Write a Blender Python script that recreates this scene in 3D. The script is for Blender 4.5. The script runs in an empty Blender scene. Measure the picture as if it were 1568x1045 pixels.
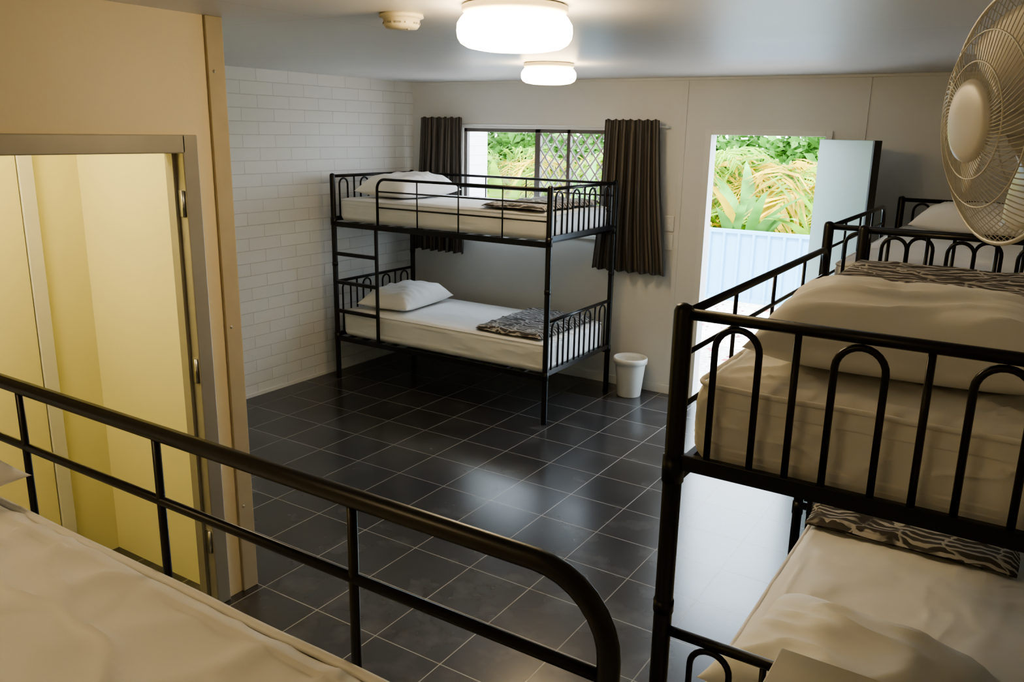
import bpy, bmesh, math, random
from mathutils import Vector, Matrix, noise
random.seed(7)
V = Vector
sc = bpy.context.scene

# ------------------------------------------------------------ materials
def newmat(name):
    m = bpy.data.materials.new(name); m.use_nodes = True
    nt = m.node_tree
    return m, nt, nt.nodes['Principled BSDF']

def mk(name, col, rough=.5, metal=0., var=0., vscale=6., bump=0., bscale=30., spec=.5, ridged=False, bdist=.01, stretch=None):
    m, nt, b = newmat(name)
    b.inputs['Roughness'].default_value = rough
    b.inputs['Metallic'].default_value = metal
    b.inputs['Specular IOR Level'].default_value = spec
    b.inputs['Base Color'].default_value = (*col, 1)
    geo = nt.nodes.new('ShaderNodeTexCoord')
    src = geo.outputs['Object']
    if stretch:
        mp = nt.nodes.new('ShaderNodeMapping'); mp.inputs['Scale'].default_value = stretch
        nt.links.new(src, mp.inputs['Vector']); src = mp.outputs['Vector']
    if var > 0:
        n = nt.nodes.new('ShaderNodeTexNoise'); n.inputs['Scale'].default_value = vscale
        n.inputs['Detail'].default_value = 5
        nt.links.new(src, n.inputs['Vector'])
        r = nt.nodes.new('ShaderNodeValToRGB')
        r.color_ramp.elements[0].position = .3; r.color_ramp.elements[1].position = .7
        r.color_ramp.elements[0].color = (*[c*(1-var) for c in col], 1)
        r.color_ramp.elements[1].color = (*[min(1, c*(1+var)) for c in col], 1)
        nt.links.new(n.outputs['Fac'], r.inputs['Fac'])
        nt.links.new(r.outputs['Color'], b.inputs['Base Color'])
    if bump > 0:
        n2 = nt.nodes.new('ShaderNodeTexNoise'); n2.inputs['Scale'].default_value = bscale
        n2.inputs['Detail'].default_value = 4
        if ridged:
            n2.noise_type = 'RIDGED_MULTIFRACTAL'; n2.inputs['Distortion'].default_value = .6
            n2.inputs['Detail'].default_value = 2
        nt.links.new(src, n2.inputs['Vector'])
        bp = nt.nodes.new('ShaderNodeBump'); bp.inputs['Strength'].default_value = bump
        bp.inputs['Distance'].default_value = bdist
        nt.links.new(n2.outputs['Fac'], bp.inputs['Height'])
        nt.links.new(bp.outputs['Normal'], b.inputs['Normal'])
    return m

M_wall = mk('paint_white', (.77, .77, .76), .6, var=.03, vscale=2, bump=.05, bscale=60)
M_cream = mk('paint_cream', (.82, .72, .52), .5, var=.03, vscale=2, bump=.05, bscale=60)
M_tan = mk('paint_tan_trim', (.50, .43, .30), .45, var=.06, vscale=8)
M_frame_grey = mk('door_frame_grey', (.42, .40, .35), .35, metal=.3, var=.05)
M_trim = mk('trim_white', (.80, .80, .78), .4, var=.02)
M_metal = mk('black_steel', (.006, .006, .007), .34, var=.2, vscale=40, spec=.45)
M_sheet = mk('sheet_white', (.88, .88, .88), .85, var=.02, vscale=5, bump=.7, bscale=3.5, ridged=True, bdist=.018)
M_pillow = mk('pillow_white', (.90, .90, .89), .85, var=.02, vscale=5, bump=.5, bscale=4, ridged=True, bdist=.012)
M_duvet = mk('sheet_offwhite', (.88, .87, .84), .85, var=.02, vscale=5, bump=1., bscale=3.0, ridged=True, bdist=.030)
M_plastic = mk('white_plastic', (.82, .82, .80), .35, var=.02)
M_fan = mk('fan_plastic', (.82, .80, .78), .35, var=.02)
M_fanw = mk('fan_wire', (.76, .74, .70), .35, metal=.2, var=.02)
M_doorleaf = mk('door_paint_green', (.34, .52, .46), .45, var=.03, vscale=3)
M_edge_shade = mk('edge_shade', (.03, .03, .03), .5, var=.1)
M_alu = mk('window_frame', (.20, .18, .17), .4, metal=.5, var=.1)
M_grille = mk('grille_grey', (.66, .64, .66), .4, var=.1)
M_laminate = mk('laminate_cream', (.88, .84, .70), .4, var=.03, vscale=3)
M_hall = mk('hall_pale_yellow_paint', (.90, .86, .54), .5, var=.02, vscale=2)
M_steel = mk('brushed_steel', (.6, .6, .6), .3, metal=1., var=.05)
M_det = mk('detector_plastic', (.78, .72, .55), .4, var=.02)
M_petal = mk('petal_red', (.6, .05, .08), .6, var=.2)
M_bark = mk('palm_bark', (.25, .2, .12), .9, var=.3, vscale=10, bump=.5)

def brickmat():
    m, nt, b = newmat('painted_block')
    g = nt.nodes.new('ShaderNodeNewGeometry'); s = nt.nodes.new('ShaderNodeSeparateXYZ'); c = nt.nodes.new('ShaderNodeCombineXYZ')
    nt.links.new(g.outputs['Position'], s.inputs[0]); nt.links.new(s.outputs['Y'], c.inputs['X']); nt.links.new(s.outputs['Z'], c.inputs['Y'])
    br = nt.nodes.new('ShaderNodeTexBrick')
    br.inputs['Scale'].default_value = 1; br.inputs['Brick Width'].default_value = .30; br.inputs['Row Height'].default_value = .0925
    br.inputs['Mortar Size'].default_value = .0035; br.inputs['Mortar Smooth'].default_value = .5
    br.inputs['Color1'].default_value = (.82, .82, .80, 1); br.inputs['Color2'].default_value = (.78, .78, .76, 1)
    br.inputs['Mortar'].default_value = (.66, .65, .63, 1)
    nt.links.new(c.outputs[0], br.inputs['Vector']); nt.links.new(br.outputs['Color'], b.inputs['Base Color'])
    inv = nt.nodes.new('ShaderNodeMath'); inv.operation = 'SUBTRACT'; inv.inputs[0].default_value = 1
    nt.links.new(br.outputs['Fac'], inv.inputs[1])
    n = nt.nodes.new('ShaderNodeTexNoise'); n.inputs['Scale'].default_value = 60
    nt.links.new(g.outputs['Position'], n.inputs['Vector'])
    ad = nt.nodes.new('ShaderNodeMath'); ad.operation = 'MULTIPLY_ADD'; ad.inputs[1].default_value = .25
    nt.links.new(n.outputs['Fac'], ad.inputs[0]); nt.links.new(inv.outputs[0], ad.inputs[2])
    bp = nt.nodes.new('ShaderNodeBump'); bp.inputs['Strength'].default_value = .5; bp.inputs['Distance'].default_value = .006
    nt.links.new(ad.outputs[0], bp.inputs['Height']); nt.links.new(bp.outputs['Normal'], b.inputs['Normal'])
    b.inputs['Roughness'].default_value = .45
    return m
M_brick = brickmat()

def tilemat():
    m, nt, b = newmat('floor_tile_dark')
    g = nt.nodes.new('ShaderNodeNewGeometry')
    mp = nt.nodes.new('ShaderNodeMapping'); mp.inputs['Location'].default_value = (.06, .1, 0)
    nt.links.new(g.outputs['Position'], mp.inputs['Vector'])
    br = nt.nodes.new('ShaderNodeTexBrick'); br.offset = 0.; br.squash = 1.
    br.inputs['Scale'].default_value = 1; br.inputs['Brick Width'].default_value = .33; br.inputs['Row Height'].default_value = .33
    br.inputs['Mortar Size'].default_value = .0026; br.inputs['Mortar Smooth'].default_value = .2
    br.inputs['Color1'].default_value = (.034, .034, .038, 1); br.inputs['Color2'].default_value = (.044, .044, .048, 1)
    br.inputs['Mortar'].default_value = (.30, .29, .28, 1)
    nt.links.new(mp.outputs[0], br.inputs['Vector'])
    n = nt.nodes.new('ShaderNodeTexNoise'); n.inputs['Scale'].default_value = 5; n.inputs['Detail'].default_value = 5; n.inputs['Roughness'].default_value = .5
    nt.links.new(g.outputs['Position'], n.inputs['Vector'])
    rp = nt.nodes.new('ShaderNodeValToRGB'); rp.color_ramp.elements[0].position = .5; rp.color_ramp.elements[1].position = .85
    rp.color_ramp.elements[0].color = (0, 0, 0, 1); rp.color_ramp.elements[1].color = (.6, .6, .6, 1)
    nt.links.new(n.outputs['Fac'], rp.inputs['Fac'])
    mx = nt.nodes.new('ShaderNodeMixRGB'); mx.inputs['Color2'].default_value = (.14, .14, .145, 1)
    nt.links.new(rp.outputs['Color'], mx.inputs['Fac']); nt.links.new(br.outputs['Color'], mx.inputs['Color1'])
    nt.links.new(mx.outputs[0], b.inputs['Base Color'])
    mr = nt.nodes.new('ShaderNodeMapRange'); mr.inputs['To Min'].default_value = .21; mr.inputs['To Max'].default_value = .27
    nt.links.new(n.outputs['Fac'], mr.inputs['Value']); nt.links.new(mr.outputs[0], b.inputs['Roughness'])
    b.inputs['IOR'].default_value = 1.75
    bp = nt.nodes.new('ShaderNodeBump'); bp.inputs['Strength'].default_value = .4; bp.inputs['Distance'].default_value = .002; bp.invert = True
    nt.links.new(br.outputs['Fac'], bp.inputs['Height']); nt.links.new(bp.outputs['Normal'], b.inputs['Normal'])
    return m
M_tile = tilemat()

def ceilmat():
    m, nt, b = newmat('ceiling_paint')
    g = nt.nodes.new('ShaderNodeNewGeometry')
    br = nt.nodes.new('ShaderNodeTexBrick'); br.offset = 0.
    br.inputs['Scale'].default_value = 1; br.inputs['Brick Width'].default_value = 2.4; br.inputs['Row Height'].default_value = 1.2
    br.inputs['Mortar Size'].default_value = .002
    br.inputs['Color1'].default_value = (.74, .74, .76, 1); br.inputs['Color2'].default_value = (.73, .73, .75, 1)
    br.inputs['Mortar'].default_value = (.55, .55, .55, 1)
    nt.links.new(g.outputs['Position'], br.inputs['Vector']); nt.links.new(br.outputs['Color'], b.inputs['Base Color'])
    b.inputs['Roughness'].default_value = .38
    n = nt.nodes.new('ShaderNodeTexNoise'); n.inputs['Scale'].default_value = 1.6
    nt.links.new(g.outputs['Position'], n.inputs['Vector'])
    bp = nt.nodes.new('ShaderNodeBump'); bp.inputs['Strength'].default_value = .25; bp.inputs['Distance'].default_value = .03
    nt.links.new(n.outputs['Fac'], bp.inputs['Height']); nt.links.new(bp.outputs['Normal'], b.inputs['Normal'])
    return m
M_ceil = ceilmat()

def throwmat():
    # woven throw: charcoal with broken wandering light stripes
    m, nt, b = newmat('throw_pattern')
    tc = nt.nodes.new('ShaderNodeTexCoord'); mp = nt.nodes.new('ShaderNodeMapping'); mp.inputs['Scale'].default_value = (4, 4, 4)
    nt.links.new(tc.outputs['Object'], mp.inputs['Vector'])
    n = nt.nodes.new('ShaderNodeTexNoise'); n.inputs['Scale'].default_value = 1.; n.inputs['Detail'].default_value = 3; n.inputs['Roughness'].default_value = .6
    nt.links.new(mp.outputs[0], n.inputs['Vector'])
    sp = nt.nodes.new('ShaderNodeSeparateXYZ'); nt.links.new(tc.outputs['Object'], sp.inputs[0])
    def lines(comp, freq, amp, w):
        a = nt.nodes.new('ShaderNodeMath'); a.operation = 'MULTIPLY'; a.inputs[1].default_value = freq
        nt.links.new(sp.outputs[comp], a.inputs[0])
        c = nt.nodes.new('ShaderNodeMath'); c.operation = 'MULTIPLY_ADD'; c.inputs[1].default_value = amp
        nt.links.new(n.outputs['Fac'], c.inputs[0]); nt.links.new(a.outputs[0], c.inputs[2])
        f = nt.nodes.new('ShaderNodeMath'); f.operation = 'FRACT'; nt.links.new(c.outputs[0], f.inputs[0])
        r = nt.nodes.new('ShaderNodeMapRange'); r.inputs['From Min'].default_value = w; r.inputs['From Max'].default_value = w+.08
        r.inputs['To Min'].default_value = 1; r.inputs['To Max'].default_value = 0
        nt.links.new(f.outputs[0], r.inputs['Value']); return r.outputs[0]
    l1 = lines('Y', 30, 5, .34); l2 = lines('X', 5, 4, .05)
    mxm = nt.nodes.new('ShaderNodeMath'); mxm.operation = 'MAXIMUM'
    nt.links.new(l1, mxm.inputs[0]); nt.links.new(l2, mxm.inputs[1])
    n3 = nt.nodes.new('ShaderNodeTexNoise'); n3.inputs['Scale'].default_value = 9; nt.links.new(tc.outputs['Object'], n3.inputs['Vector'])
    rr = nt.nodes.new('ShaderNodeMapRange'); rr.inputs['From Min'].default_value = .34; rr.inputs['From Max'].default_value = .44
    nt.links.new(n3.outputs['Fac'], rr.inputs['Value'])
    mu = nt.nodes.new('ShaderNodeMath'); mu.operation = 'MULTIPLY'; nt.links.new(mxm.outputs[0], mu.inputs[0]); nt.links.new(rr.outputs[0], mu.inputs[1])
    mix = nt.nodes.new('ShaderNodeMixRGB'); mix.inputs['Color1'].default_value = (.085, .078, .074, 1); mix.inputs['Color2'].default_value = (.50, .48, .46, 1)
    nt.links.new(mu.outputs[0], mix.inputs['Fac']); nt.links.new(mix.outputs[0], b.inputs['Base Color'])
    b.inputs['Roughness'].default_value = .9
    return m
M_throw = throwmat()

def curtainmat():
    m, nt, b = newmat('curtain_fabric')
    tc = nt.nodes.new('ShaderNodeUVMap')
    w = nt.nodes.new('ShaderNodeTexWave'); w.inputs['Scale'].default_value = 2.2; w.inputs['Distortion'].default_value = .3
    nt.links.new(tc.outputs[0], w.inputs['Vector'])
    r = nt.nodes.new('ShaderNodeValToRGB')
    r.color_ramp.elements[0].color = (.026, .023, .021, 1); r.color_ramp.elements[1].color = (.14, .12, .10, 1)
    nt.links.new(w.outputs['Fac'], r.inputs['Fac']); nt.links.new(r.outputs['Color'], b.inputs['Base Color'])
    b.inputs['Roughness'].default_value = .6
    return m
M_curtain = curtainmat()

def emis(name, col, s):
    m = bpy.data.materials.new(name); m.use_nodes = True; nt = m.node_tree
    nt.nodes.remove(nt.nodes['Principled BSDF'])
    e = nt.nodes.new('ShaderNodeEmission'); e.inputs['Color'].default_value = (*col, 1); e.inputs['Strength'].default_value = s
    nt.links.new(e.outputs[0], nt.nodes['Material Output'].inputs['Surface']); return m
M_globe = emis('lamp_glass_lit', (1, .74, .39), 20)
M_globe2 = emis('hall_lamp_glass_lit', (1, .84, .46), 36)
M_globe_fill = emis('fill_lamp_glass_lit', (1, .74, .40), 6)

def leafmat(name, col, tr):
    m, nt, b = newmat(name)
    tc = nt.nodes.new('ShaderNodeTexCoord'); n = nt.nodes.new('ShaderNodeTexNoise'); n.inputs['Scale'].default_value = 1.8
    nt.links.new(tc.outputs['Object'], n.inputs['Vector'])
    r = nt.nodes.new('ShaderNodeValToRGB'); r.color_ramp.elements[0].position = .35; r.color_ramp.elements[1].position = .65
    r.color_ramp.elements[0].color = (*[c*.4 for c in col], 1); r.color_ramp.elements[1].color = (*[min(1, c*1.2) for c in col], 1)
    nt.links.new(n.outputs['Fac'], r.inputs['Fac']); nt.links.new(r.outputs['Color'], b.inputs['Base Color'])
    b.inputs['Roughness'].default_value = .6; b.inputs['Specular IOR Level'].default_value = .25
    t = nt.nodes.new('ShaderNodeBsdfTranslucent'); nt.links.new(r.outputs['Color'], t.inputs['Color'])
    mx = nt.nodes.new('ShaderNodeMixShader'); mx.inputs['Fac'].default_value = tr
    nt.links.new(b.outputs[0], mx.inputs[1]); nt.links.new(t.outputs[0], mx.inputs[2])
    nt.links.new(mx.outputs[0], nt.nodes['Material Output'].inputs['Surface'])
    return m
M_leaf = leafmat('palm_leaf', (.27, .46, .04), .4)
M_leaf2 = leafmat('shrub_leaf', (.10, .25, .04), .3)
M_leaf3 = leafmat('broad_leaf', (.16, .40, .08), .35)
M_leafy = leafmat('leaf_yellow', (.75, .52, .04), .4)
M_grd = mk('pebble_ground', (.62, .56, .50), .9, var=.35, vscale=25, bump=.4, bscale=40)
M_fence = mk('fence_blue_steel', (.14, .36, .56), .45, var=.03, vscale=2)

def glassmat():
    m = bpy.data.materials.new('window_glass'); m.use_nodes = True; nt = m.node_tree
    nt.nodes.remove(nt.nodes['Principled BSDF'])
    t = nt.nodes.new('ShaderNodeBsdfTransparent'); g = nt.nodes.new('ShaderNodeBsdfGlossy'); g.inputs['Roughness'].default_value = .02
    mx = nt.nodes.new('ShaderNodeMixShader'); mx.inputs['Fac'].default_value = .06
    nt.links.new(t.outputs[0], mx.inputs[1]); nt.links.new(g.outputs[0], mx.inputs[2])
    nt.links.new(mx.outputs[0], nt.nodes['Material Output'].inputs['Surface'])
    return m
M_glass = glassmat()

# ------------------------------------------------------------ mesh builder
class MB:
    def __init__(s): s.v = []; s.f = []; s.m = []; s.s = []; s.uv = {}
    def add(s, vs, fs, mat=0, smooth=True):
        o = len(s.v); s.v += [V(p) for p in vs]
        for f in fs:
            s.f.append([i+o for i in f]); s.m.append(mat); s.s.append(smooth)
    def box(s, a, b, mat=0, bev=0., T=None):
        a = V(a); b = V(b)
        bm = bmesh.new(); bmesh.ops.create_cube(bm, size=1)
        c = (a+b)/2; d = b-a
        for v in bm.verts: v.co = V((c.x+v.co.x*d.x, c.y+v.co.y*d.y, c.z+v.co.z*d.z))
        if bev > 0:
            bmesh.ops.bevel(bm, geom=bm.edges[:], offset=bev, segments=2, affect='EDGES', profile=.5)
        bm.verts.ensure_lookup_table()
        vs = [(T(v.co) if T else v.co.copy()) for v in bm.verts]
        s.add(vs, [[v.index for v in f.verts] for f in bm.faces], mat, False); bm.free()
    def tube(s, pts, r, n=8, mat=0, T=None, cap=True):
        pts = [V(p) for p in pts]
        if T: pts = [T(p) for p in pts]
        k = len(pts); vs = []; fs = []
        nrm = None
        for i, p in enumerate(pts):
            t = (pts[min(i+1, k-1)]-pts[max(i-1, 0)]).normalized()
            if nrm is None:
                nrm = t.orthogonal().normalized()
            else:
                nrm = (nrm - t*nrm.dot(t)).normalized()
            bn = t.cross(nrm)
            rr = r[i] if isinstance(r, (list, tuple)) else r
            for j in range(n):
                a = 2*math.pi*j/n
                vs.append(p+nrm*math.cos(a)*rr+bn*math.sin(a)*rr)
        for i in range(k-1):
            for j in range(n):
                fs.append([i*n+j, i*n+(j+1) % n, (i+1)*n+(j+1) % n, (i+1)*n+j])
        if cap:
            fs.append(list(range(n))[::-1]); fs.append([(k-1)*n+j for j in range(n)])
        s.add(vs, fs, mat, True)
    def lathe(s, prof, c, n=40, mat=0, T=None, mod=None):
        c = V(c); vs = []; fs = []
        for (r, z) in prof:
            for j in range(n):
                a = 2*math.pi*j/n; rr = r*(mod(a) if mod else 1)
                p = V((c.x+rr*math.cos(a), c.y+rr*math.sin(a), c.z+z)); vs.append(T(p) if T else p)
        k = len(prof)
        for i in range(k-1):
            for j in range(n):
                fs.append([i*n+j, i*n+(j+1) % n, (i+1)*n+(j+1) % n, (i+1)*n+j])
        s.add(vs, fs, mat, True)
    def grid(s, fn, nu, nv, mat=0):
        vs = [fn(i/nu, j/nv) for i in range(nu+1) for j in range(nv+1)]
        fs = [[i*(nv+1)+j, (i+1)*(nv+1)+j, (i+1)*(nv+1)+j+1, i*(nv+1)+j+1] for i in range(nu) for j in range(nv)]
        s.add(vs, fs, mat, True)
    def obj(s, name, mats, parent=None, origin=None, recalc=True):
        if origin is None:
            lo = V([min(v[i] for v in s.v) for i in range(3)]); hi = V([max(v[i] for v in s.v) for i in range(3)])
            origin = V(((lo.x+hi.x)/2, (lo.y+hi.y)/2, lo.z))
        origin = V(origin)
        me = bpy.data.meshes.new(name); me.from_pydata([v-origin for v in s.v], [], s.f)
        for m in mats: me.materials.append(m)
        for i, p in enumerate(me.polygons): p.material_index = s.m[i]; p.use_smooth = s.s[i]
        if recalc:
            bm = bmesh.new(); bm.from_mesh(me); bmesh.ops.recalc_face_normals(bm, faces=bm.faces[:]); bm.to_mesh(me); bm.free()
        o = bpy.data.objects.new(name, me); sc.collection.objects.link(o); o.location = origin
        if parent:
            o.parent = parent; o.location = origin-parent.location
        return o

def simple_box(name, a, b, mat, bev=0.):
    m = MB(); m.box(a, b, 0, bev); return m.obj(name, [mat])

def empty(name, loc):
    e = bpy.data.objects.new(name, None); sc.collection.objects.link(e); e.location = loc; e.empty_display_size = .1
    return e

# ------------------------------------------------------------ room shell
XR, XB, XP, YF, YN, H = .42, -4.88, -2.755, 5.95, -.6, 2.4
simple_box('floor', (-5.0, -.75, -.1), (XR+.12, YF+.1, 0), M_tile)
simple_box('ceiling', (-5.15, -.8, H), (.65, 6.35, H+.1), M_ceil)
simple_box('wall_left', (XB-.1, 2.2, 0), (XB, 7.13, H), M_brick)
simple_box('wall_right', (XR, -.7, 0), (XR+.1, YF+.1, H), M_wall)
simple_box('wall_near', (-4.2, -.7, 0), (XR, YN, H), M_cream)
WX0, WX1, WZ0, WZ1 = -4.33, -2.92, 1.20, 2.02
DX0, DX1, DZ = -2.11, -1.32, 2.0
m = MB()
Y0, Y1 = YF, YF+.1
m.box((XB, Y0, 0), (WX0, Y1, H)); m.box((WX0, Y0, 0), (WX1, Y1, WZ0)); m.box((WX0, Y0, WZ1), (WX1, Y1, H))
m.box((WX1, Y0, 0), (DX0, Y1, H)); m.box((DX0, Y0, DZ), (DX1, Y1, H)); m.box((DX1, Y0, 0), (XR, Y1, H))
m.obj('wall_far', [M_wall])
# partition with doorway
PY0, PY1, PDZ = 1.15, 2.005, 1.91
m = MB()
m.box((XP-.09, YN, 0), (XP, PY0, H)); m.box((XP-.09, PY0, PDZ), (XP, PY1, H)); m.box((XP-.09, PY1, 0), (XP, 2.205, H))
m.obj('wall_partition', [M_cream])
HB = -3.56
m = MB(); m.box((XB, 2.06, 0), (XP-.09, 2.205, H)); m.obj('wall_hall_side', [M_hall])
simple_box('wall_hall_back', (HB-.1, YN, 0), (HB, 2.06, H), M_hall)
# door frame of partition (with hinge leaves on the jamb)
m = MB()
fx0, fx1 = XP-.10, XP+.018
m.box((fx0, PY1-.012, 0), (fx1, PY1+.055, PDZ+.055), 0, .004)
m.box((fx0, PY0-.055, 0), (fx1, PY0+.012, PDZ+.055), 0, .004)
m.box((fx0, PY0, PDZ-.012), (fx1, PY1, PDZ+.055), 0, .004)
m.box((XP-.06, PY1-.028, 0), (XP-.03, PY1-.012, PDZ-.012), 0)
for z in (.25, 1.0, 1.66):
    m.box((XP-.028, PY1-.016, z), (XP+.004, PY1-.011, z+.1), 1, .001); m.tube([(XP+.004, PY1-.018, z), (XP+.004, PY1-.018, z+.1)], .006, 10, mat=1)
m.obj('trim_1', [M_frame_grey, M_steel])
m = MB()
m.box((XP, 2.135, 0), (XP+.014, 2.212, H), 0, .003)
for z in (.4, 1.2, 2.2): m.lathe([(0, 0.003), (.006, .002), (.007, 0)], (0, 0, 0), 12, 1, T=lambda p, z=z: V((XP+.014+p.z, 2.16+p.x, z+p.y)))
m.obj('trim_2', [M_tan, M_frame_grey])
# hall: architrave of another doorway + its door
m = MB(); m.box((HB, 1.80, 0), (HB+.02, 1.86, 2.06), 0, .003); m.box((HB, .98, 0), (HB+.02, 1.04, 2.06), 0, .003); m.box((HB, 1.04, 2.0), (HB+.02, 1.80, 2.06), 0, .003)
m.obj('trim_3', [M_trim])
e = empty('door_1', (HB+.002, 1.42, 0))
m = MB(); m.box((HB+.002, 1.045, .01), (HB+.012, 1.795, 1.995), 0, .002); m.obj('door_leaf', [M_hall], e)
m = MB(); m.tube([(HB+.012, 1.12, 1.0), (HB+.05, 1.12, 1.0), (HB+.055, 1.22, 1.0)], .009)
m.obj('handle', [M_steel], e)

# baseboards & cover strips
m = MB(); m.box((XB, YF-.012, 0), (DX0-.05, YF, .07), 0, .003); m.box((DX1+.05, YF-.012, 0), (XR, YF, .07), 0, .003); m.obj('baseboard_far', [M_trim])
m = MB(); m.box((XB, 2.21, 0), (XB+.008, YF-.012, .025), 0); m.obj('baseboard_left', [M_trim])
m = MB()
for x in (-2.33, -1.09, .1): m.box((x-.02, YF-.006, .07), (x+.02, YF, H-.02), 0, .002)
m.box((XB, YF-.02, H-.02), (XR, YF, H), 0, .003)
m.obj('trim_4', [M_wall])

# exterior door (open inward)
m = MB()
m.box((DX0-.05, YF-.015, 0), (DX0, Y1, DZ+.04), 0, .003); m.box((DX1, YF-.015, 0), (DX1+.045, Y1, DZ+.04), 0, .003)
m.box((DX0, YF-.015, DZ), (DX1, Y1, DZ+.04), 0, .003); m.box((DX0, YF, 0), (DX1, Y1+.03, .015), 1)
m.obj('trim_5', [M_trim, M_steel])
hinge = V((-1.335, 5.925, 0)); fr = V((-.885, 5.285, 0)); ax = (fr-hinge).normalized(); nn = V((ax.y, -ax.x, 0))
TD = lambda p: hinge+ax*p.x+nn*p.y+V((0, 0, p.z))
L = (fr-hinge).length
e = empty('door_2', hinge)
m = MB(); m.box((0, -.018, .02), (L, .018, 1.985), 0, .003, T=TD); m.obj('door_leaf', [M_doorleaf], e)
m = MB(); m.box((L-.005, -.022, .02), (L+.02, .022, 1.985), 0, .002, T=TD)  # near-black strip paints in the shadow on the leaf's free edge
m.tube([(L-.07, -.018, 1.0), (L-.07, -.06, 1.0), (L-.17, -.062, 1.0)], .009, T=TD, mat=1)
m.tube([(L-.07, .018, 1.0), (L-.07, .06, 1.0), (L-.17, .062, 1.0)], .009, T=TD, mat=1)
m.obj('edge_and_handle', [M_edge_shade, M_steel], e)

# window
e = empty('window_1', ((WX0+WX1)/2, YF+.05, WZ0))
m = MB(); yw0, yw1 = YF+.02, YF+.06
for (a, b) in (((WX0, WZ0), (WX0+.03, WZ1)), ((WX1-.03, WZ0), (WX1, WZ1)), ((WX0, WZ1-.03), (WX1, WZ1)), ((WX0, WZ0), (WX1, WZ0+.04)),
               ((-3.615, WZ0), (-3.565, WZ1)), ((-3.315, WZ0), (-3.285, WZ1))):
    m.box((a[0], yw0, a[1]), (b[0], yw1, b[1]), 0, .003)
m.obj('frame', [M_alu], e)
m = MB(); m.box((WX0+.03, YF+.045, WZ0+.04), (WX1-.03, YF+.049, WZ1-.03)); m.obj('glass', [M_glass], e)
m = MB()
def grille(x0, x1, z0, z1, st=.092):
    h = z1-z0; asp = 1.35
    c = x0-h/asp
    while c < x1+h/asp:
        for sgn in (1, -1):
            xa = c if sgn == 1 else c+h/asp
            d = sgn*h/asp; ta, tb = 0., 1.
            for lim, up in ((x0, False), (x1, True)):
                t = (lim-xa)/d
                if (d > 0) == up: tb = min(tb, t)
                else: ta = max(ta, t)
            if tb-ta > .02:
                m.tube([(xa+d*ta, YF+.03, z0+h*ta), (xa+d*tb, YF+.03, z0+h*tb)], .007, 6)
        c += st
grille(-3.565, -3.315, WZ0+.04, WZ1-.03); grille(-3.285, WX1-.03, WZ0+.04, WZ1-.03)
m.obj('security_grille', [M_grille], e)
m = MB()
m.box((WX0-.04, YF-.012, WZ1), (WX1+.04, YF, WZ1+.035), 0, .003); m.box((WX0-.04, YF-.03, WZ0-.03), (WX1+.04, YF+.02, WZ0), 0, .003)
m.obj('trim_6', [M_trim])

# curtains
def curtain(x0t, x1t, x0b, x1b, zt, zb, folds, seed):
    me_ = MB(); nu, nv = folds*12, 34
    rnd = random.Random(seed); ph = [rnd.uniform(0, 6) for _ in range(4)]
    def fn(u, v):
        z = zt+(zb-zt)*v
        s_ = v**1.2
        xa = x0t+(x0b-x0t)*s_; xb = x1t+(x1b-x1t)*s_
        amp = .014+.02*v
        if v < .06: amp = .010
        uu = u+.018*math.sin(5*v+ph[0]+u*4)*v+.012*math.sin(u*9+ph[2])
        x = xa+(xb-xa)*uu+.006*math.sin(u*folds*6.28*2+ph[1])
        y = 5.865+amp*(.75+.35*math.sin(u*5+ph[1]))*math.sin(u*folds*6.283+ph[2]+.5*math.sin(3*v+ph[3]))+.006*math.sin(u*folds*14+ph[3]+v)
        return V((x, y-.012, z+.006*math.sin(u*folds*6.28+ph[1])*(1 if v > .95 or v < .02 else 0)))
    me_.grid(fn, nu, nv)
    o = me_.obj('curtain', [M_curtain], recalc=False)
    uv = o.data.uv_layers.new(name='UVMap')
    for p in o.data.polygons:
        for li in p.loop_indices:
            vi = o.data.loops[li].vertex_index
            uv.data[li].uv = ((vi//(nv+1))/nu*4, (vi % (nv+1))/nv*.1)
    md = o.modifiers.new('s', 'SOLIDIFY'); md.thickness = .003
curtain(-4.70, -4.265, -4.78, -4.25, 2.105, .95, 6, 1)
curtain(-2.925, -2.475, -2.98, -2.37, 2.10, .955, 7, 2)
m = MB(); m.tube([(-4.74, 5.895, 2.05), (-2.44, 5.895, 2.05)], .006, 8)
for x in (-4.74, -3.55, -2.44): m.box((x-.008, 5.89, 2.042), (x+.008, YF, 2.058), 0, .002)
m.obj('curtain_rod', [M_trim])

# switches
for z, nb in ((1.34, 2), (1.20, 1)):
    m = MB(); m.box((-2.43, YF-.012, z-.058), (-2.355, YF, z+.058), 0, .004)
    for k in range(nb): m.box((-2.40, YF-.018, z-.02+k*.04-.01), (-2.385, YF-.01, z-.01+k*.04), 0, .002)
    m.obj('light_switch', [M_plastic])

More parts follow.
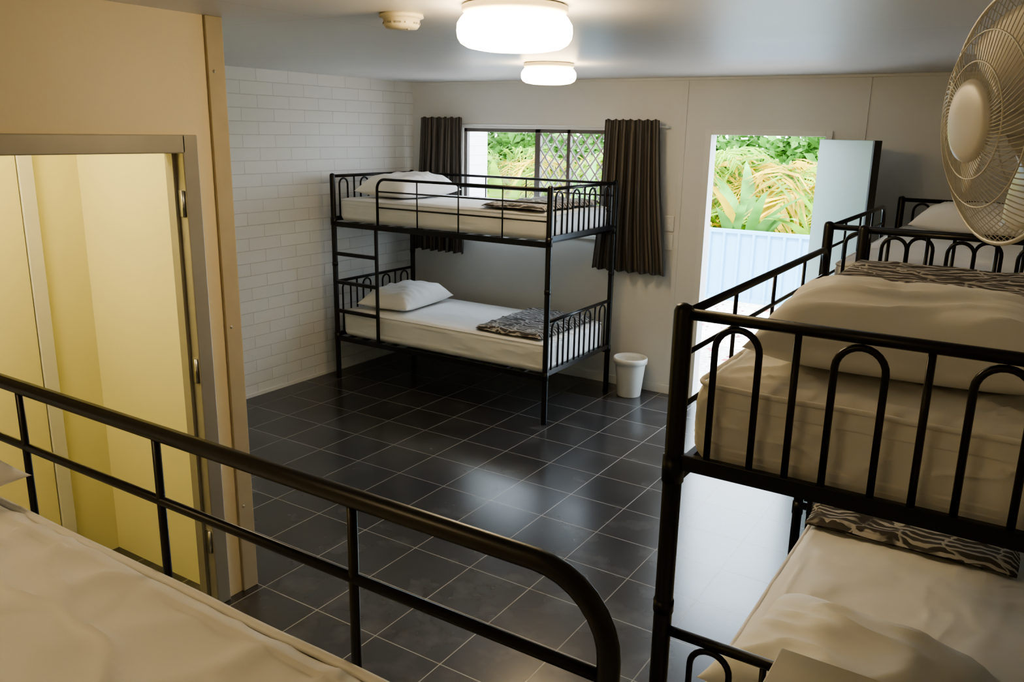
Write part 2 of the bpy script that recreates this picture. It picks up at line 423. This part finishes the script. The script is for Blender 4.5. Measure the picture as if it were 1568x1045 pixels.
# ------------------------------------------------------------ bunk beds
def bunk(origin, deg, L, W, bend, bal, headz=.88, footz=.74, head_at_L=True):
    m = MB(); R = Matrix.Rotation(math.radians(deg), 3, 'Z'); O = V(origin)
    T = lambda p: O+R @ V(p)
    for x in (0, L):
        for y in (0, W):
            m.tube([(x, y, .0), (x, y, .02), (x, y, 1.64), (x, y, 1.652), (x, y, 1.657)], [.023, .021, .021, .017, .006], 14, T=T)
            m.tube([(x, y, .93), (x, y, .96)], .0235, 14, T=T)
            for z in (1.285, .35): m.tube([(x, y, z-.03), (x, y, z+.03)], .0245, 14, T=T)
    def panel(x, z0, z1):
        m.tube([(x, 0, z1), (x, W, z1)], .0125, 10, T=T)
        m.box((x-.009, 0, z0-.018), (x+.009, W, z0+.018), 0, .002, T=T)
        for k in (1, 2, 3): m.tube([(x, W*k/4, z0), (x, W*k/4, z1)], .0075, 8, T=T)
        for k in range(4):
            c = W*(k+.5)/4; a = .046; zt = z1-.02-a
            pts = [(x, c-a, z0)]+[(x, c-a*math.cos(t*math.pi/12), zt+a*math.sin(t*math.pi/12)) for t in range(13)]+[(x, c+a, z0)]
            m.tube(pts, .0075, 8, T=T)
    hz = headz; fz = footz
    for x in (0, L):
        panel(x, 1.305, 1.635)
        isH = (x == L) == head_at_L
        panel(x, .365, hz if isH else fz)
    for y in (0, W):
        m.box((0, y-.010, 1.245), (L, y+.010, 1.285), 0, .002, T=T)
        m.box((0, y-.010, .315), (L, y+.010, .355), 0, .002, T=T)
    for zz in (1.260, .328):
        for k in range(13):
            x = L*(k+.5)/13; m.box((x-.02, .0, zz), (x+.02, W, zz+.012), 0, T=T)
    rb = .075
    arc = [(bend+rb-rb*math.sin(t*math.pi/16), 0, 1.632-rb+rb*math.cos(t*math.pi/16)) for t in range(9)]
    m.tube([(L, 0, 1.632)]+arc+[(bend, 0, 1.28)], .0105, 12, T=T)
    for z, r in ((1.54, .006), (1.42, .006)): m.tube([(bend, 0, z), (L, 0, z)], r, 8, T=T)
    for x in bal: m.tube([(x, 0, 1.632), (x, 0, 1.28)], .0055, 8, T=T)
    m.tube([(0, W, 1.632), (L, W, 1.632)], .0105, 10, T=T)
    for z in (1.54, 1.42): m.tube([(0, W, z), (L, W, z)], .006, 8, T=T)
    for k in (1, 2, 3, 4): m.tube([(L*k/5, W, 1.632), (L*k/5, W, 1.28)], .0055, 8, T=T)
    lx = min(bend, .44)
    m.box((lx-.012, -.010, .34), (lx+.012, .010, 1.27), 0, .003, T=T)
    for z in (1.03, .80, .565): m.box((0, -.014, z-.014), (lx, .014, z+.014), 0, .004, T=T)
    m.obj('bunk_bed', [M_metal], origin=O)

def soft_box(name, a, b, r, mat, cuts=44, amp=.006, seed=0, pipe=True, scale=3.5, fs=1., lowf=.6):
    a = V(a); b = V(b); c = (a+b)/2; h = (b-a)/2
    bm = bmesh.new(); bmesh.ops.create_cube(bm, size=2)
    bmesh.ops.subdivide_edges(bm, edges=bm.edges[:], cuts=cuts, use_grid_fill=True)
    def rm(t): return .55*t+.45*math.sin(t*math.pi/2)
    so = V((seed*7.3, seed*3.1, seed*1.7))
    for v in bm.verts:
        p = V((rm(v.co.x)*h.x, rm(v.co.y)*h.y, rm(v.co.z)*h.z))
        inn = V([max(-(h[i]-r), min(h[i]-r, p[i])) for i in range(3)])
        d = p-inn
        nz_ = sum(1 for i in range(3) if abs(d[i]) > 1e-5)
        n_ = d.normalized() if d.length > 1e-6 else V((0, 0, 1))
        q = inn+n_*min(r, d.length) if d.length > 1e-6 else p
        w = c+q
        f = noise.noise(w*scale+so)*.5
        g2 = V((w.x*6, w.y*3.2, w.z*8))*fs+so+V((f*3, f*2, 0))
        rid = (1-abs(noise.noise(g2)))**8
        g3 = V((w.x*4+w.y*9, w.y*4-w.x*3, w.z*8))*fs-so+V((f*2, f*4, 0))
        rid2 = (1-abs(noise.noise(g3)))**10
        msk = .5+.9*noise.noise(w*1.7-so)
        k = amp*(lowf*noise.noise(w*scale+so)+1.1*rid*max(0, msk)+1.0*rid2*max(0, 1-msk)-.5)
        if nz_ > 1: k *= .4
        if q.z < -h.z*.6: k *= .1
        v.co = w+n_*k
    m = MB(); bm.verts.ensure_lookup_table()
    m.add([v.co.copy() for v in bm.verts], [[v.index for v in f.verts] for f in bm.faces]); bm.free()
    if pipe:
        z = b.z-r*.35; o = r*.16; q = r*.9
        pts = []
        for (cx, cy, a0) in ((b.x-q, b.y-q, 0), (a.x+q, b.y-q, 90), (a.x+q, a.y+q, 180), (b.x-q, a.y+q, 270)):
            for t in range(6):
                an = math.radians(a0+t*18); pts.append(V((cx+(q-o)*math.cos(an), cy+(q-o)*math.sin(an), z)))
        pts.append(pts[0])
        out = []
        for i in range(len(pts)-1):
            dd = (pts[i+1]-pts[i]).length; kk = max(1, int(dd/.06))
            for t in range(kk): out.append(pts[i].lerp(pts[i+1], t/kk))
        out.append(pts[0])
        out = [p+V((0, 0, .003*noise.noise(p*6))) for p in out]
        m.tube(out, .006, 8)
    return m.obj(name, [mat])

def pillow(cx, cy, z, sx, sy, hgt, rot=0., mat=None, seed=0, tilt=0.):
    m = MB(); R = Matrix.Rotation(math.radians(rot), 3, 'Z') @ Matrix.Rotation(math.radians(tilt), 3, 'X')
    N = 48; so = V((seed*5.1, seed*2.3, 1.1))
    def pt(u, v, sgn):
        x = (u*2-1); y = (v*2-1)
        sx_ = math.sin(x*math.pi/2); sy_ = math.sin(y*math.pi/2)
        pinch = 1-.10*(1-abs(sx_)**2)*(abs(sy_)**4)
        pinch2 = 1-.10*(1-abs(sy_)**2)*(abs(sx_)**4)
        th = (max(0, (1-sx_**4))*max(0, (1-sy_**4)))**.6
        px = sx_*sx/2*pinch2; py = sy_*sy/2*pinch
        zz = th*hgt*(.72 if sgn > 0 else -.28)
        nz = noise.noise(V((px*7, py*7, sgn))+so)*.018*th+((1-abs(noise.noise(V((px*5, py*12, 3))+so)))**6)*.016*th
        return V((cx, cy, z+hgt*.28))+R @ V((px, py, zz+(nz if sgn > 0 else 0)))
    m.grid(lambda u, v: pt(u, v, 1), N, N); m.grid(lambda u, v: pt(u, v, -1), N, N)
    bmx = m.obj('pillow', [mat or M_pillow])
    bm = bmesh.new(); bm.from_mesh(bmx.data); bmesh.ops.remove_doubles(bm, verts=bm.verts[:], dist=.0005)
    bmesh.ops.recalc_face_normals(bm, faces=bm.faces[:]); bm.to_mesh(bmx.data); bm.free()
    for p in bmx.data.polygons: p.use_smooth = True
    return bmx

def throw(a, b, z, seed, layers=2, rot=0.):
    m = MB(); so = V((seed*3.3, 1.7, seed)); rnd = random.Random(seed)
    cx, cy = (a[0]+b[0])/2, (a[1]+b[1])/2
    R = Matrix.Rotation(math.radians(rot), 3, 'Z')
    for l in range(layers):
        ins = l*.012; th = .014
        zb = z+l*.013
        x0, x1, y0, y1 = a[0]+ins+rnd.uniform(0, .01), b[0]-ins, a[1]+ins, b[1]-ins-rnd.uniform(0, .015)
        NU, NV = 50, 40
        def top(u, v, up):
            x = x0+(x1-x0)*u; y = y0+(y1-y0)*v
            e_ = min(u, 1-u)*(x1-x0); f_ = min(v, 1-v)*(y1-y0); d = min(e_, f_)
            w = .006*noise.noise(V((x*4, y*4, l))+so)
            ww = .012*(1-abs(noise.noise(V((x*5, y*9, 2))+so)))**3
            ex = .016*noise.noise(V((x*3, y*3, 5))+so)
            t = th*min(1, (d/.012))**.5 if up else 0
            p = V((x+ex-cx, y+ex-cy, 0)); p = R @ p
            return V((cx+p.x, cy+p.y, zb+.004+(t+ww if up else 0)*1.0+w*(.5)))
        m.grid(lambda u, v: top(u, v, True), NU, NV); m.grid(lambda u, v: top(u, v, False), NU, NV)
    return m.obj('throw_blanket', [M_throw])

# far bunk
fo = (-4.73, 4.77, 0)
bunk(fo, 0, 1.97, .97, .46, [.845, 1.22, 1.595], headz=.80, footz=.735, head_at_L=False)
soft_box('mattress', (-4.70, 4.80, 1.282), (-2.79, 5.71, 1.47), .05, M_sheet, seed=1)
soft_box('mattress', (-4.70, 4.80, .35), (-2.79, 5.71, .575), .05, M_sheet, seed=2)
pillow(-4.33, 5.22, 1.475, .50, .74, .18, 0, seed=1)
pillow(-4.37, 5.22, .58, .48, .72, .17, 6, seed=2)
throw((-3.35, 4.82), (-2.83, 5.68), 1.475, 1)
throw((-3.42, 4.83), (-2.84, 5.66), .58, 2)
# near right bunk
bunk((-.61, 3.60, 0), -90, 1.97, .95, .65, [.95, 1.28, 1.62], headz=.885, footz=.74)
soft_box('mattress', (-.595, 1.66, 1.282), (.31, 3.57, 1.495), .06, M_duvet, seed=3, cuts=110, amp=.016, fs=1.3)
soft_box('mattress', (-.585, 1.66, .35), (.31, 3.57, .595), .05, M_sheet, seed=4, cuts=90, amp=.012, fs=1.3)
pillow(-.215, 1.985, 1.500, .64, .42, .175, 4, mat=M_pillow, seed=3)
pillow(-.24, 2.03, .600, .62, .50, .16, -8, seed=4)
throw((-.60, 2.86), (.28, 3.44), 1.508, 3)
throw((-.585, 2.96), (.10, 3.34), .603, 4)
# far right bunk
bunk((-.76, 5.63, 0), -90, 1.97, .95, .6, [.95, 1.28, 1.62])
soft_box('mattress', (-.735, 3.69, 1.282), (.16, 5.60, 1.49), .05, M_sheet, seed=5)
soft_box('mattress', (-.735, 3.69, .35), (.16, 5.60, .575), .05, M_sheet, seed=6)
pillow(-.29, 5.30, 1.495, .70, .46, .15, 0, seed=5)
pillow(-.29, 5.30, .58, .70, .46, .15, 0, seed=6)
throw((-.72, 3.8), (.14, 4.2), .58, 6)
# camera-side bunk
bunk((.21, .573, 0), 180, 1.97, .95, .47, [.767, 1.095, 1.414, 1.73])
soft_box('mattress', (-1.735, -.35, 1.282), (.18, .556, 1.462), .04, M_duvet, seed=7, cuts=180, amp=.015, scale=3, fs=1.5, lowf=.5)
soft_box('mattress', (-1.735, -.35, .35), (.18, .546, .575), .05, M_sheet, seed=8)
pillow(-1.42, .19, 1.466, .50, .74, .15, 0, mat=M_pillow, seed=8)

# ------------------------------------------------------------ waste bin
m = MB(); hB = .31
m.lathe([(0, 0), (.088, 0), (.092, .006), (.118, hB-.05), (.119, hB-.048), (.131, hB-.046), (.133, hB-.01), (.130, hB), (.122, hB), (.118, hB-.03), (.085, .012), (0, .012)], (-2.56, 5.745, 0), 40)
m.obj('waste_bin', [M_plastic])

# cabinet by the bunk
m = MB()
cx0, cx1, cy0, cy1, cz = -.32, .22, 1.02, 1.535, 1.0
m.box((cx0+.015, cy0+.01, .06), (cx1, cy1-.01, cz-.022), 0, .002)
m.box((cx0+.04, cy0+.03, 0), (cx1-.02, cy1-.03, .06), 0)
m.box((cx0, cy0, cz-.022), (cx1, cy1, cz), 0, .003)
for k in range(2):
    y0_ = cy0+.015+k*.245
    m.box((cx0+.0, y0_, .08), (cx0+.016, y0_+.238, cz-.03), 0, .003)
    yh = y0_+(.21 if k == 0 else .028)
    m.tube([(cx0, yh, .55), (cx0-.025, yh, .56), (cx0-.025, yh, .66), (cx0, yh, .67)], .005, 8, mat=1)
m.obj('bedside_cabinet', [M_laminate, M_steel])

# ------------------------------------------------------------ ceiling lamps
def lamp(x, y, r, zb, name='ceiling_lamp', gm=None):
    e = empty(name, (x, y, H))
    m = MB(); m.lathe([(0, 0), (r*.86, 0), (r*.92, -.006), (r*.92, -.022), (r*.86, -.03), (0, -.03)], (x, y, H), 48)
    m.obj('base', [M_det], e)
    d = H-.025-zb
    prof = [(r*.84, 0), (r*.93, -.15*d), (r*.99, -.3*d), (r, -.5*d), (r*.985, -.66*d), (r*.93, -.80*d), (r*.82, -.90*d), (r*.6, -.965*d), (r*.3, -.99*d), (.001, -d)]
    m = MB(); m.lathe(prof, (x, y, H-.025), 144, mod=lambda a: 1+.008*math.cos(a*36))
    m.obj('glass_shade', [gm or M_globe], e)
lamp(-1.56, 2.43, .19, 2.255)
lamp(-2.64, 4.50, .165, 2.275)
lamp(-3.20, 1.05, .15, 2.275, gm=M_globe2)
lamp(-1.25, -.1, .17, 2.275, gm=M_globe_fill)  # unseen fill lamp, added to brighten the near beds and partition
# smoke detector
m = MB(); x, y = -2.05, 2.44
m.lathe([(0, 0), (.078, 0), (.08, -.012), (.07, -.016), (.066, -.018), (.064, -.040), (.056, -.05), (0, -.052)], (x, y, H), 36)
for k in range(12):
    a = k*math.pi/6; m.box((-.010, .0635, -.036), (.010, .067, -.030), 1, T=lambda p, a=a: V((x, y, H))+Matrix.Rotation(a, 3, 'Z') @ p)
m.lathe([(0, -.001), (.005, 0), (.005, .004)], (x+.03, y, H-.054), 10, 1)
m.obj('smoke_detector', [M_det, M_frame_grey])

# ------------------------------------------------------------ wall fan
fc = V((-.085, 1.72, 2.035))
zf = V((-.86, -.50, -.06)).normalized(); xf = V((0, 0, 1)).cross(zf).normalized(); yf = zf.cross(xf)
TF = lambda p: fc+xf*p[0]+yf*p[1]+zf*p[2]
e = empty('wall_fan', (XR, 1.98, 1.80))
RC = .215
m = MB()
def dome(r, h): return h*(1-(r/RC)**2.6)
for k in range(84):
    a0 = 2*math.pi*k/84
    pts = []
    for i in range(9):
        r = .066+(RC-.066)*i/8; a = a0+.55*(i/8)
        pts.append((r*math.cos(a), r*math.sin(a), dome(r, .065)))
    m.tube(pts, .0011, 4, T=TF, cap=False)
for k in range(60):
    a0 = 2*math.pi*k/60; pts = []
    for i in range(8):
        r = .05+(RC-.05)*i/7
        pts.append((r*math.cos(a0), r*math.sin(a0), -dome(r, .09)))
    m.tube(pts, .0011, 4, T=TF, cap=False)
def ring(r, z, rr):
    m.tube([(r*math.cos(t*math.pi/36), r*math.sin(t*math.pi/36), z) for t in range(73)], rr, 6, T=TF, cap=False)
ring(RC, 0, .0045); ring(.15, dome(.15, .065), .0016); ring(.10, dome(.10, .065), .0016); ring(.14, -dome(.14, .09), .0016); ring(.066, dome(.066, .065), .003)
m.obj('cage', [M_fanw], e)
m = MB()
m.lathe([(0, .070), (.03, .070), (.058, .069), (.069, .066), (.072, .061), (.070, .056), (0, .056)], (0, 0, 0), 40, T=TF)
m.lathe([(0, .02), (.022, .018), (.03, 0), (.03, -.05), (0, -.05)], (0, 0, 0), 24, T=TF)
m.lathe([(0, -.07), (.045, -.072), (.062, -.085), (.064, -.13), (.055, -.18), (.03, -.20), (0, -.202)], (0, 0, 0), 36, T=TF)
m.obj('hub_and_motor', [M_fan], e)
m = MB()
for k in range(4):
    a0 = k*math.pi/2+.3
    def bl(u, v):
        r = .028+.165*u; w = (.3+.55*math.sin(min(1, u*1.15)*math.pi*.62))*(v-.5)*1.3
        a = a0+w; return TF((r*math.cos(a), r*math.sin(a), -.018+.045*(v-.5)*(1-.35*u)))
    m.grid(bl, 14, 10)
o = m.obj('blades', [M_fan], e, recalc=False); md = o.modifiers.new('s', 'SOLIDIFY'); md.thickness = .0025
m = MB()
pm = TF((0, 0, -.13))
m.tube([pm, pm+V((.02, .01, -.09)), V((.12, 1.86, 1.83)), V((.25, 1.93, 1.80)), V((XR-.03, 1.98, 1.80))], [.026, .022, .02, .022, .026], 14)
m.box((XR-.045, 1.93, 1.70), (XR, 2.03, 1.90), 0, .012)
m.tube([(XR-.03, 1.98, 1.71), (XR-.035, 1.97, 1.5), (XR-.012, 1.95, 1.2), (XR-.012, 1.6, .9), (XR-.012, 1.58, .35)], .0035, 6)
m.obj('arm_and_bracket', [M_fan], e)

# ------------------------------------------------------------ outside
simple_box('ground', (-30, YF+.1, -.25), (20, 40, -.08), M_grd)
simple_box('doorstep', (-2.35, YF+.13, -.08), (-1.0, YF+1.1, -.02), M_grd, .01)
m = MB(); fy = 10.4
prof = []
xx = -14.
while xx < 6:
    prof += [(xx, 0), (xx+.10, 0), (xx+.115, .035), (xx+.145, .035), (xx+.16, 0)]; xx += .19
vs = []; fs = []
for (x, dy) in prof: vs += [V((x, fy-dy, -.08)), V((x, fy-dy, .80))]
for i in range(len(prof)-1): fs.append([2*i, 2*i+2, 2*i+3, 2*i+1])
m.add(vs, fs, 0, False)
m.box((-14, fy-.03, .79), (6, fy+.03, .84), 0, .005); m.box((-14, fy-.02, -.08), (6, fy+.02, -.02), 0)
for k in range(9): m.box((-14+2.4*k-.03, fy-.04, -.08), (-14+2.4*k+.03, fy+.03, .85), 0, .005)
m.obj('fence', [M_fence])

def frond(m, base, az, el, Ln, droop, mat, wd=1.):
    n = 16; p = V(base); pts = [p.copy()]; e_ = el
    for i in range(n):
        d = V((math.cos(az)*math.cos(e_), math.sin(az)*math.cos(e_), math.sin(e_)))
        p = p+d*(Ln/n); pts.append(p.copy()); e_ -= droop/n*(1+i/n)
    m.tube(pts, [.012*(1-.8*i/n) for i in range(n+1)], 4, mat=mat)
    nl = 26
    for i in range(4, nl):
        t = i/nl*n; k = min(n-1, int(t)); q = pts[k].lerp(pts[k+1], t-k); tg = (pts[k+1]-pts[k]).normalized()
        sd = tg.cross(V((0, 0, 1))).normalized(); up = sd.cross(tg)
        ll = random.uniform(.45, .75)*Ln/1.8*math.sin(math.pi*(.12+.86*i/nl))**.7
        for s_ in (-1, 1):
            d = (sd*s_*random.uniform(.6, 1)+tg*random.uniform(.5, .9)+up*random.uniform(-.1, .35)).normalized()
            w = tg*.022*Ln/1.5*wd
            a = q; b = q+d*ll*.5+V((0, 0, -.02)); c = q+d*ll+V((0, 0, -random.uniform(.15, .45)*ll-.02))
            m.add([a-w*.5, a+w*.5, b+w, b-w, c], [[0, 1, 2, 3], [3, 2, 4]], mat, False)
def broad(m, base, az, el, Ln, wdt, droop, mat):
    n = 8; p = V(base); e_ = el; L_, R_, C_ = [], [], []
    for i in range(n+1):
        t = i/n; sd = V((-math.sin(az), math.cos(az), 0)); wv = wdt*math.sin(math.pi*min(1, .04+t*.96))**.8*(1 if t > .25 else t*4)
        C_.append(p.copy()); L_.append(p+sd*wv+V((0, 0, wv*.3))); R_.append(p-sd*wv+V((0, 0, wv*.3)))
        p = p+V((math.cos(az)*math.cos(e_), math.sin(az)*math.cos(e_), math.sin(e_)))*(Ln/n); e_ -= droop/n
    vs = L_+C_+R_; k = n+1
    fs = [[i, i+1, k+i+1, k+i] for i in range(n)]+[[k+i, k+i+1, 2*k+i+1, 2*k+i] for i in range(n)]
    m.add(vs, fs, mat, True)
rnd = random.Random(5)
palms = [(-4.0, 12.4, .5), (-2.7, 12.6, .7), (-5.3, 12.5, .5), (-6.6, 12.4, .7), (-7.8, 12.5, .5), (-9.2, 12.5, .6), (-1.3, 12.4, .5), (0.2, 12.6, .5), (-3.3, 13.2, 1.1), (-7.1, 13.2, 1.1), (-5.8, 13.2, 1.0), (-8.6, 13.2, 1.1), (-4.6, 13.1, 1.2)]
for (x, y, z) in palms:
    m = MB()
    for s_ in range(3):
        bx, by = x+rnd.uniform(-.2, .2), y+rnd.uniform(-.15, .15)
        m.tube([(bx, by, -.08), (bx+rnd.uniform(-.05, .05), by, z+.2)], [.05, .035], 8, mat=1)
    for k in range(12):
        az = k*2.4+rnd.uniform(-.3, .3); el = rnd.uniform(.3, 1.2)
        frond(m, (x+rnd.uniform(-.15, .15), y+rnd.uniform(-.1, .1), z+.15), az, el, rnd.uniform(1.2, 2.0), rnd.uniform(1.5, 2.7), 0 if rnd.random() < .75 else 2, rnd.uniform(.7, 1.6))
    m.obj('palm_tree', [M_leaf, M_bark, M_leafy], recalc=False)
k = 0
x = -9.8
while x < 0:
    m = MB(); y = rnd.uniform(11.4, 11.7)
    for j in range(16):
        az = rnd.uniform(0, 6.28)
        broad(m, (x+rnd.uniform(-.12, .12), y+rnd.uniform(-.1, .1), -.08), az, rnd.uniform(1.15, 1.5), rnd.uniform(1.2, 2.1), rnd.uniform(.06, .14), rnd.uniform(.8, 1.5), 0 if rnd.random() < .8 else 1)
    m.obj('broad_leaf_plant', [M_leaf3 if k % 2 else M_leaf, M_leafy], recalc=False)
    k += 1; x += rnd.uniform(1.0, 1.5)
def shrub(cx, cy, cz, rx, ry, rz, n, mat, size=.12):
    m = MB()
    for s_ in range(5): m.tube([(cx+rnd.uniform(-.1, .1), cy, -.08), (cx+rnd.uniform(-rx, rx)*.6, cy+rnd.uniform(-ry, ry)*.5, cz+rz*.4)], [.025, .008], 6, mat=1)
    for i in range(n):
        d = V((rnd.gauss(0, 1), rnd.gauss(0, 1), rnd.gauss(0, 1))).normalized()*(rnd.uniform(.3, 1)**.5)
        p = V((cx+d.x*rx, cy+d.y*ry, max(0, cz+d.z*rz)))
        a = V((rnd.gauss(0, 1), rnd.gauss(0, 1), rnd.gauss(0, .6))).normalized(); b = a.cross(V((rnd.gauss(0, 1), rnd.gauss(0, 1), rnd.gauss(0, 1)))).normalized()
        s_ = size*rnd.uniform(.6, 1.3)
        m.add([p, p+a*s_*.5+b*s_*.25, p+a*s_, p+a*s_*.5-b*s_*.25], [[0, 1, 2, 3]], 0, False)
    m.obj('shrub', [mat, M_bark], recalc=False)
for k in range(9):
    shrub(-11+k*1.45, 15.8+rnd.uniform(-.3, .3), .95, 1.15, .5, 1.25, 2200, M_leaf2, .26)
m = MB()
for i in range(260):
    x, y = rnd.uniform(-4, 0), rnd.uniform(7.4, 10.2); a = rnd.uniform(0, 6.28); s_ = rnd.uniform(.02, .05)
    u = V((math.cos(a), math.sin(a), .1))*s_; w = V((-math.sin(a), math.cos(a), .2))*s_*.5; p = V((x, y, -.074))
    m.add([p-u, p-w, p+u, p+w], [[0, 1, 2, 3]], 0, False)
m.obj('fallen_petals', [M_petal], recalc=False)

# ------------------------------------------------------------ light
w = bpy.data.worlds.new('World'); sc.world = w; w.use_nodes = True
bg = w.node_tree.nodes['Background']; bg.inputs['Color'].default_value = (.74, .87, 1, 1); bg.inputs['Strength'].default_value = 8
sd = bpy.data.lights.new('sun', 'SUN'); sd.energy = 8; sd.angle = .02; sd.color = (1, .94, .80)
so = bpy.data.objects.new('sun', sd); sc.collection.objects.link(so)
so.rotation_euler = V((.28, .62, -.95)).to_track_quat('-Z', 'Y').to_euler(); so.location = (0, 0, 12)

# ------------------------------------------------------------ camera
cd = bpy.data.cameras.new('camera'); cam = bpy.data.objects.new('camera', cd); sc.collection.objects.link(cam)
cd.sensor_fit = 'HORIZONTAL'; cd.sensor_width = 22.3; cd.lens = 18.0; cd.clip_start = .02
back = V((.521, -.818, .2464)).normalized()
right = V((.839, .5377, .0183)); right = (right-back*right.dot(back)).normalized()
up = back.cross(right)
mt = Matrix((right, up, back)).transposed().to_4x4(); mt.translation = V((0, 0, 2.0))
cam.matrix_world = mt
sc.camera = cam
sc.view_settings.view_transform = 'AgX'
sc.view_settings.look = 'AgX - Medium High Contrast'
sc.view_settings.exposure = 0.62
